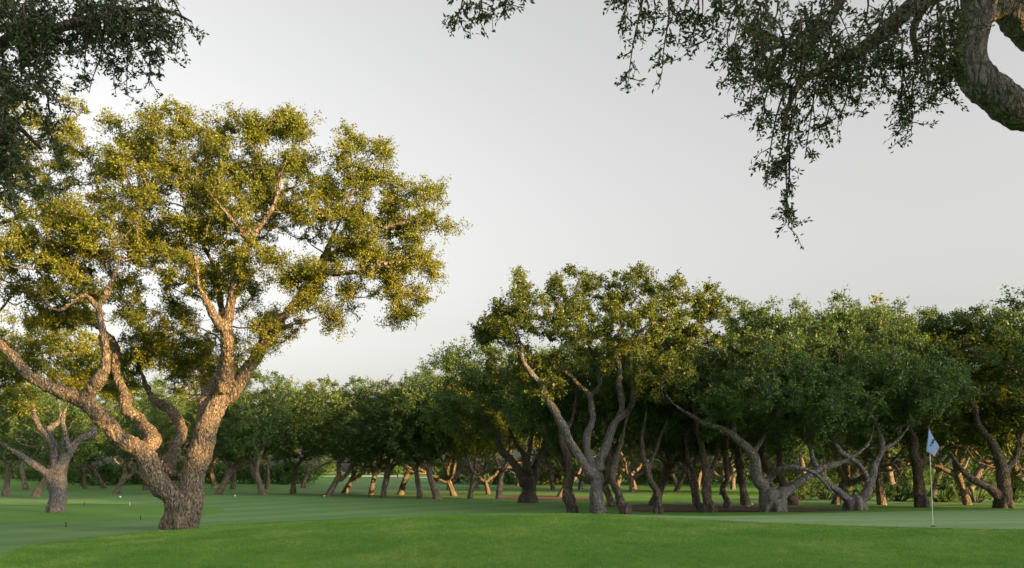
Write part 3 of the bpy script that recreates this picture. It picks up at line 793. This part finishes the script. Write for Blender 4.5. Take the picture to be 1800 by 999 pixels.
for px, D in [(1270, 64), (1340, 67), (1420, 62), (1490, 66), (1570, 61), (1640, 64), (1700, 60), (1770, 63), (1840, 60)]:
    by_px(px, D, LR, GR, s=rs.uniform(.95, 1.1))

# oaks outside the frame on the right: they throw the evening shade over the near ground
LR, GR = 'cork oak in the belt on the sunward side of the putting green', 'belt of oaks on the sunward side'
sx, sy = math.sin(SUN_AZ), math.cos(SUN_AZ)
pxv, pyv = -sy, sx
def ut(u, t): return (u * pxv + t * sx, u * pyv + t * sy)
for u, t, h in [(-6, 30, 14), (-1, 27, 14), (3.5, 30, 14), (7.2, 28, 12.5), (10.6, 33, 8.8), (14, 31, 8.9), (18, 28, 8.7), (21.8, 31, 12.3), (26.5, 29, 9.6), (30.5, 31, 10.4), (34.5, 29, 11.4), (38.5, 32, 12.4), (41.5, 28, 11.5),
                (-3, 38, 15), (4, 38, 15), (12, 40, 9.6), (16, 39, 9.8), (20.5, 38, 9.8), (24.5, 39, 10), (28.5, 38, 11), (32.5, 39, 11.6), (36.5, 39, 12.8), (40.5, 40, 13)]:
    x, y = ut(u, t)
    f = rs.randrange(5)
    place_form(forms[f], LR, GR, x, y, rs.uniform(0, 6.28), h / 9.0, 1.0)

# bushes under the right-hand trees
def bush(label, px, D, wd, ht, seed, group='bushes behind the grove', cr=.42, lf=.09):
    rng = np.random.default_rng(seed)
    x = (px - 900) * D / F
    root = thing('bush', label, 'bush', (x, D, g1(x, D)), group)
    n = 26
    q = unit(rng.normal(size=(n, 3))) * rng.uniform(.2, 1, (n, 1)) ** .5
    C = np.abs(q) * np.sign(q) * np.array((wd, wd * .7, 0)) + np.stack([0 * q[:, 0], 0 * q[:, 0], .25 + np.abs(q[:, 2]) * ht], 1)
    st = Tubes()
    for c in C: st.add([(c[0] * .1, c[1] * .1, -.1), c * np.array((.5, .5, .55)), c], [.03, .02, .008], 4)
    V = clump_leaves(C, cr * rng.uniform(.7, 1.2, n), 170, lf, lf * .55, rng, None, 9)
    obj('stems', st.mesh('stems'), BARK_DARK, root)
    o = obj('foliage', leaves_mesh('foliage', V), LEAF_B, root); o['kind'] = 'stuff'
    return root
for i, (px, D, w_, h_) in enumerate([(1655, 47, 1.7, 1.3), (1715, 46, 1.9, 1.6), (1780, 47, 1.8, 1.5), (1840, 46, 1.8, 1.5), (1580, 48, 1.3, .9), (1400, 50, 1.6, 1.1), (1450, 52, 1.8, 1.3), (1520, 51, 1.8, 1.3)]):
    bush('low leafy bush in the shade behind the grove', px, D, w_, h_, 300 + i)

th = [bush('tall leafy thicket at the far end of the fairway', px, D, 3.6, 3.0, 340 + k, 'far thickets', 1.15, .26) for k, (px, D) in enumerate([(-40, 110), (20, 114), (80, 108)])]
for i in range(3, 34):
    px = -60 + i * 58 + rs.uniform(-15, 15); D = rs.uniform(93, 104) if not 560 < px < 780 else rs.uniform(131, 138)
    x = (px - 900) * D / F
    copy_tree(th[i % 3], (x, D, g1(x, D)), rs.uniform(0, 6.28), (rs.uniform(.85, 1.15), rs.uniform(.8, 1.2)), 'tall leafy thicket at the far end of the fairway', 'far thickets')

# ------------------------------------------------------------------ overhanging oaks near the camera
def spray(root, org, pts, D, rad, n, rng, L=.046, Wd=.021):
    """a hanging twig with its leaves: pts are (px, py) at distance D"""
    P = np.array([W(a, b, D + (c[0] if c else 0)) for a, b, *c in pts]) - org
    P, _ = resample(P, np.ones(len(P)), .06)
    P = P + np.stack([vnoise(P * 2.5 + s, 7) for s in (3, 17, 41)], 1) * .05
    tb = Tubes(); m = len(P)
    tb.add(P, np.linspace(.011, .003, m), 5)
    k = max(4, int(n / 13)); tips, dirs = [], []
    for i in range(k):
        t = rng.uniform(.08, 1) if i > 2 else 1 - .04 * i
        j = min(m - 1, int(t * (m - 1))); p = P[j]
        d = unit(rng.normal(size=3) * np.array((1, 1, .55)) + np.array((0, 0, -.55)))
        ln = rad * rng.uniform(.35, 1.0)
        q1 = p + d * ln * .5 + rng.normal(size=3) * .02; q2 = p + d * ln + np.array((0, 0, -.12 * ln))
        tb.add([p, q1, q2], [.005, .0035, .0018], 4)
        for s in range(13):
            tt = rng.uniform(.15, 1)
            tips.append((p + (q1 - p) * tt * 2 if tt < .5 else q1 + (q2 - q1) * (tt * 2 - 1)) + rng.normal(size=3) * .012)
            dirs.append(d * .5 + rng.normal(size=3) * .7)
    V = leaf_quads(np.array(tips), np.array(dirs), L, Wd, rng, .3)
    lm = leaves_mesh('leaves', V)
    tm = tb.mesh('leaf_spray'); smooth(tm)
    o = obj('leaf_spray', tm, BARK_DARK, root)
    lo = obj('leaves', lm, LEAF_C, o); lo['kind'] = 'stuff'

def near_tree(label, bx, by, limbs, twigs, crownC, sprays, seed):
    rng = np.random.default_rng(seed)
    org = np.array((bx, by, g1(bx, by)))
    root = thing('cork_oak', label, 'tree', tuple(org))
    tb = Tubes(); nodes = []
    for lb in limbs:
        P, R = resample([np.array(p[:3]) - org for p in lb], [p[3] for p in lb], .1)
        R = R * (1 + .14 * vnoise(P * 2.6, seed))
        tb.add(P, R, 16, cap=True); nodes.append(P[len(P) // 2:])
    me = remeshed('trunk', tb, .03); bark_displace(me, .02, seed); smooth(me)
    obj('trunk', me, BARK_GREY, root)
    br = Tubes()
    for lb in twigs:
        P, R = resample([np.array(p[:3]) - org for p in lb], [p[3] for p in lb], .1)
        P = P + np.stack([vnoise(P * 2 + s, seed) for s in (1, 20, 50)], 1) * .06
        br.add(P, R, 7); nodes.append(P)
    C = crownC - org
    grow(np.vstack(nodes), C, rng, br)
    V = clump_leaves(C, .6 * rng.uniform(.7, 1.3, len(C)), 240, .085, .045, rng, None, 11)
    bmh = br.mesh('branches'); smooth(bmh); obj('branches', bmh, BARK_DARK, root)
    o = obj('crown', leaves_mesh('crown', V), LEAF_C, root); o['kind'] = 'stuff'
    for pts, D, rad, n in sprays: spray(root, org, pts, D, rad, n, rng)

def w4(px, py, D, r): return (*W(px, py, D), r)
rr_ = np.random.default_rng(77)
# right: bent limb in view, trunk just outside
limbs = [[(8.6, 9.3, -.2, .55), (8.5, 9.3, 1.0, .46), (8.3, 9.2, 2.6, .42), (7.8, 9.1, 3.9, .40), (7.0, 9.0, 4.9, .33), w4(1850, 215, 9, .19), w4(1770, 180, 9, .175), w4(1712, 133, 9, .175), w4(1706, 90, 9, .17), w4(1716, 40, 9, .175), w4(1722, -30, 9, .19), w4(1715, -130, 9, .16), w4(1650, -260, 8.8, .12)],
         [w4(1722, 20, 9, .14), w4(1765, 5, 9.1, .16), w4(1800, 50, 9.2, .16), w4(1850, 85, 9.3, .14), w4(1950, 60, 9.5, .14)],
         [(7.9, 9.1, 3.8, .3), (8.8, 8.4, 5.2, .17), (9.6, 7.8, 6.8, .16), (10, 7.4, 8.2, .08)],
         [(8.2, 9.2, 3.0, .28), (9.6, 10.2, 4.8, .14), (10.6, 11, 6.5, .1)]]
twigs = [[w4(1712, -40, 9, .11), w4(1640, -10, 8.6, .09), w4(1580, 35, 8.2, .075), w4(1510, 85, 7.8, .06), w4(1460, 110, 7.6, .045), w4(1400, 150, 7.5, .03), w4(1385, 220, 7.5, .015)],
         [w4(1690, -120, 8.9, .10), w4(1560, -80, 8.4, .08), w4(1400, -30, 7.8, .055), w4(1290, -20, 7.4, .04), w4(1180, -30, 7.0, .03), w4(1060, -40, 6.8, .02), w4(900, -45, 6.6, .016), w4(800, -40, 6.5, .01)],
         [w4(1560, -80, 8.4, .06), w4(1480, 0, 8.0, .045), w4(1430, 60, 7.8, .03), w4(1330, 90, 7.5, .02)],
         [w4(1640, -10, 8.6, .05), w4(1610, 60, 8.4, .035), w4(1600, 120, 8.3, .02)]]
C = []
while len(C) < 200:
    q = rr_.normal(size=3); q = q / np.linalg.norm(q) * rr_.uniform(.2, 1) ** .4
    p = np.array((9.0, 7.6, 8.3)) + q * np.array((4.6, 4.4, 2.9))
    if p[2] > 4.6 and not (p[1] > 1 and p[0] / max(p[1], .1) < .72 and (CAMZ - p[2]) / p[1] * F + HY > -60): C.append(p)
sprays = []
def sp(pts, D, rad, n): sprays.append((pts, D, rad, n))
for a in [((1140, -40), (1125, 30), (1112, 85), (1105, 145)), ((1170, -40), (1172, 30), (1168, 75), (1165, 125)), ((1110, -40), (1105, 0), (1098, 40)), ((1215, -35), (1220, 20), (1212, 75)),
          ((1260, -30), (1250, 20), (1245, 70)), ((1300, -20), (1290, 50), (1275, 100)), ((1320, 60), (1290, 90), (1268, 145)), ((1340, 60), (1325, 110), (1312, 190)),
          ((800, -50), (806, 0), (792, 45)), ((835, -50), (840, 0), (830, 40)), ((880, -50), (885, -10), (880, 12))]:
    sp(a, 6.8, .2, 190)
for a in [((1400, 120), (1372, 190), (1352, 260), (1345, 320)), ((1392, 160), (1380, 240), (1362, 300)), ((1395, 200), (1385, 270), (1388, 340), (1390, 402)), ((1390, 250), (1392, 320), (1385, 385)),
          ((1440, 110), (1430, 180), (1420, 265)), ((1455, 110), (1455, 190), (1440, 240)), ((1480, 100), (1485, 160), (1470, 215)), ((1520, 90), (1510, 140), (1500, 195)),
          ((1410, 110), (1400, 180), (1395, 240)), ((1360, 110), (1350, 170), (1335, 220)), ((1545, 70), (1550, 120), (1555, 165)), ((1590, 80), (1592, 150), (1602, 235)), ((1600, 100), (1580, 160), (1572, 200)),
          ((1615, 80), (1625, 130), (1628, 185)), ((1645, 20), (1650, 90), (1640, 150)), ((1665, 20), (1672, 80), (1668, 140)), ((1680, 90), (1660, 130), (1655, 165))]:
    sp(a, 7.6, .23, 240)
for i in range(48):
    x = rr_.uniform(1270, 1690); y = rr_.uniform(-40, 105)
    sp([(x, y), (x + rr_.uniform(-25, 15), y + rr_.uniform(25, 50)), (x + rr_.uniform(-40, 25), y + rr_.uniform(60, 110))], rr_.uniform(7.2, 8.6), .27, 205)
for i in range(8):
    x = 1090 + i * 26
    sp([(x, -45), (x + 6, -10), (x + rr_.uniform(-20, 20), rr_.uniform(15, 50))], 6.9, .18, 90)
near_tree('shaded overhanging oak with bent grey limb and hanging leaf sprays beside the green', 8.6, 9.3, limbs, twigs, np.array(C), sprays, 401)

# left: dark leafy branch hanging in at the top
limbs = [[(-8.2, 7.6, -.2, .5), (-8.1, 7.6, 1.2, .42), (-7.8, 7.7, 3.0, .36), (-7.3, 7.8, 4.6, .28), (-6.8, 8.0, 6.0, .2), (-6.2, 8.0, 7.2, .1)],
         [(-7.7, 7.7, 3.4, .26), (-8.8, 7.0, 5.0, .2), (-9.6, 6.4, 6.6, .1)]]
twigs = [[(-7.2, 7.8, 4.8, .12), w4(-180, 180, 8.2, .09), w4(-60, 110, 8.2, .07), w4(60, 60, 8.1, .05), w4(180, 25, 8.0, .035), w4(280, 20, 7.9, .02), w4(335, 40, 7.9, .008)],
         [(-6.9, 8.0, 5.6, .1), w4(-120, -60, 8.2, .07), w4(60, -80, 8.2, .05), w4(200, -70, 8.1, .03), w4(300, -50, 8, .015)],
         [w4(-180, 180, 8.2, .06), w4(-60, 200, 8.2, .045), w4(20, 210, 8.2, .03), w4(70, 260, 8.2, .012)]]
C = []
while len(C) < 90:
    q = rr_.normal(size=3); q = q / np.linalg.norm(q) * rr_.uniform(.2, 1) ** .4
    p = np.array((-8.2, 7.4, 7.8)) + q * np.array((4.0, 3.6, 2.5))
    if p[2] > 4.2 and not (p[1] > 1 and p[0] / p[1] > -.66 and (CAMZ - p[2]) / p[1] * F + HY > -60): C.append(p)
sprays = []
for a in [((300, -20), (320, 20), (338, 52)), ((280, 0), (300, 50), (318, 85)), ((240, 10), (255, 70), (268, 140)), ((215, 20), (222, 80), (228, 165)), ((190, 20), (175, 90), (160, 170)), ((160, 30), (150, 90), (152, 150)),
          ((270, -10), (285, 30), (290, 80)), ((200, 0), (205, 60), (195, 110))]:
    sp(a, 7.9, .2, 150)
for i in range(78):
    x = rr_.uniform(-60, 310) if i % 2 else rr_.uniform(-60, 95)
    y = rr_.uniform(-50, 40) if x > 100 else rr_.uniform(-40, 225 if x > 50 else 290)
    sp([(x, y), (x + rr_.uniform(-15, 20), y + rr_.uniform(20, 45)), (x + rr_.uniform(-25, 30), y + rr_.uniform(50, 95))], rr_.uniform(7.6, 8.6), .28, 215)
near_tree('shaded oak with dark leafy branch hanging in front of the largest oak', -8.2, 7.6, limbs, twigs, np.array(C), sprays, 402)

# ------------------------------------------------------------------ flag, stakes and markers
fx, fy = (1640.5 - 900) * 18.4 / F, 18.4
fz = g1(fx, fy) + .01
pin = thing('golf_flagstick', 'white flagstick with limp pale blue flag standing in the putting green', 'flagstick', (fx, fy, fz))
lean = -.095
tb = Tubes(); tb.add([(0, 0, -.1), (lean * .5, 0, 1.06), (lean, 0, 2.13)], [.0085, .0085, .0075], 12, cap=True)
me = tb.mesh('pole'); smooth(me); obj('pole', me, WHITE, pin)
k = 18.4 / F
def fp(cx, cy): return ((cx - 275) / 4.54 * k, (938 - cy) / 4.54 * k)
bm = bmesh.new()
T, Lf, Bo, Ri = fp(238, 152), fp(214, 336), fp(284, 381), fp(318, 305)
N = 12
grid = []
for i in range(N + 1):
    row = []
    s = i / N
    for j in range(N + 1):
        t = j / N
        a = np.array(T) * (1 - s) + np.array(Lf) * s; b = np.array(Ri) * (1 - s) + np.array(Bo) * s
        p = a * (1 - t) + b * t
        row.append(bm.verts.new((p[0], -.02 + .025 * math.sin(t * 5 + s * 2.2) * (0.3 + t), p[1])))
    grid.append(row)
for i in range(N):
    for j in range(N): bm.faces.new((grid[i][j], grid[i + 1][j], grid[i + 1][j + 1], grid[i][j + 1]))
bmesh.ops.solidify(bm, geom=bm.faces[:], thickness=.004)
me = bpy.data.meshes.new('flag'); bm.to_mesh(me); bm.free(); smooth(me)
flag = obj('flag', me, CLOTH, pin)
bm = bmesh.new()
for cx, cy, w_, h_ in [(246, 290, 7, 8), (256, 270, 9, 10), (263, 254, 10, 10), (271, 243, 8, 7), (262, 268, 6, 12)]:
    X, Z = fp(cx, cy)
    r1, r2 = w_ / 4.54 * k, h_ / 4.54 * k
    vs = []
    for q in range(9):
        a = q * 2 * math.pi / 9; rj = 1 + .25 * math.sin(3 * a + cx)
        vs.append(bm.verts.new((X + math.cos(a) * r1 * .85 * rj, -.058 - .0008 * (cx % 5), Z + math.sin(a) * r2 * .85 * rj)))
    bm.faces.new(vs)
bmesh.ops.solidify(bm, geom=bm.faces[:], thickness=-.012)
me = bpy.data.meshes.new('emblem'); bm.to_mesh(me); bm.free(); obj('emblem', me, BLUE, flag)
tb = Tubes(); tb.add([T_ for T_ in [(fp(240, 150)[0], -.004, fp(240, 150)[1]), (fp(216, 330)[0], -.03, fp(216, 330)[1])]], [.006, .004], 6, cap=True)
me = tb.mesh('hem'); obj('hem', me, BLUE, flag)
tb = Tubes(); tb.add([(0, 0, -.1), (0, 0, .004)], [.054, .054], 20, cap=True); me = tb.mesh('cup'); obj('cup', me, DARK, pin)

def lathe(name, prof, mat, parent, seg=16):
    tb = Tubes(); tb.add([(0, 0, z) for r, z in prof], [r for r, z in prof], seg, cap=True)
    me = tb.mesh(name); smooth(me); return obj(name, me, mat, parent)
for (px, py, col, lab) in [(116, 928, DARK, 'short dark stake on the lawn in front of the grey-trunked oak'), (247, 915, DARK, 'short dark stake on the fairway edge behind the long limb'),
                           (148, 889, DARK, 'short dark stake on the lawn just beyond the lone grey trunk'), (228, 889, WHITE, 'short white stake beyond the lawn by the fairway')]:
    p = on_ground(px, py)
    st = thing('marker_stake', lab, 'stake', tuple(p), 'marker stakes')
    lathe('post', [(.016, -.1), (.016, .13), (.015, .15)], col, st)
    lathe('cap', [(.02, .135), (.024, .15), (.015, .17)], col, st)
for (px, py, lab) in [(211, 876, 'small white tee marker on the fairway behind the long limb'), (413, 874, 'small white tee marker on the fairway beyond the largest trunk'), (570, 874, 'small tee marker at the foot of the distant row'),
                      (1322, 889, 'small white tee marker on the lawn behind the mulch bed')]:
    p = on_ground(px, py)
    st = thing('tee_marker', lab, 'tee marker', tuple(p), 'tee markers')
    lathe('spike', [(.015, -.1), (.02, .02), (.03, .04)], DARK, st)
    lathe('ball', [(.02, .03), (.05, .045), (.062, .08), (.05, .115), (.02, .13)], WHITE, st)
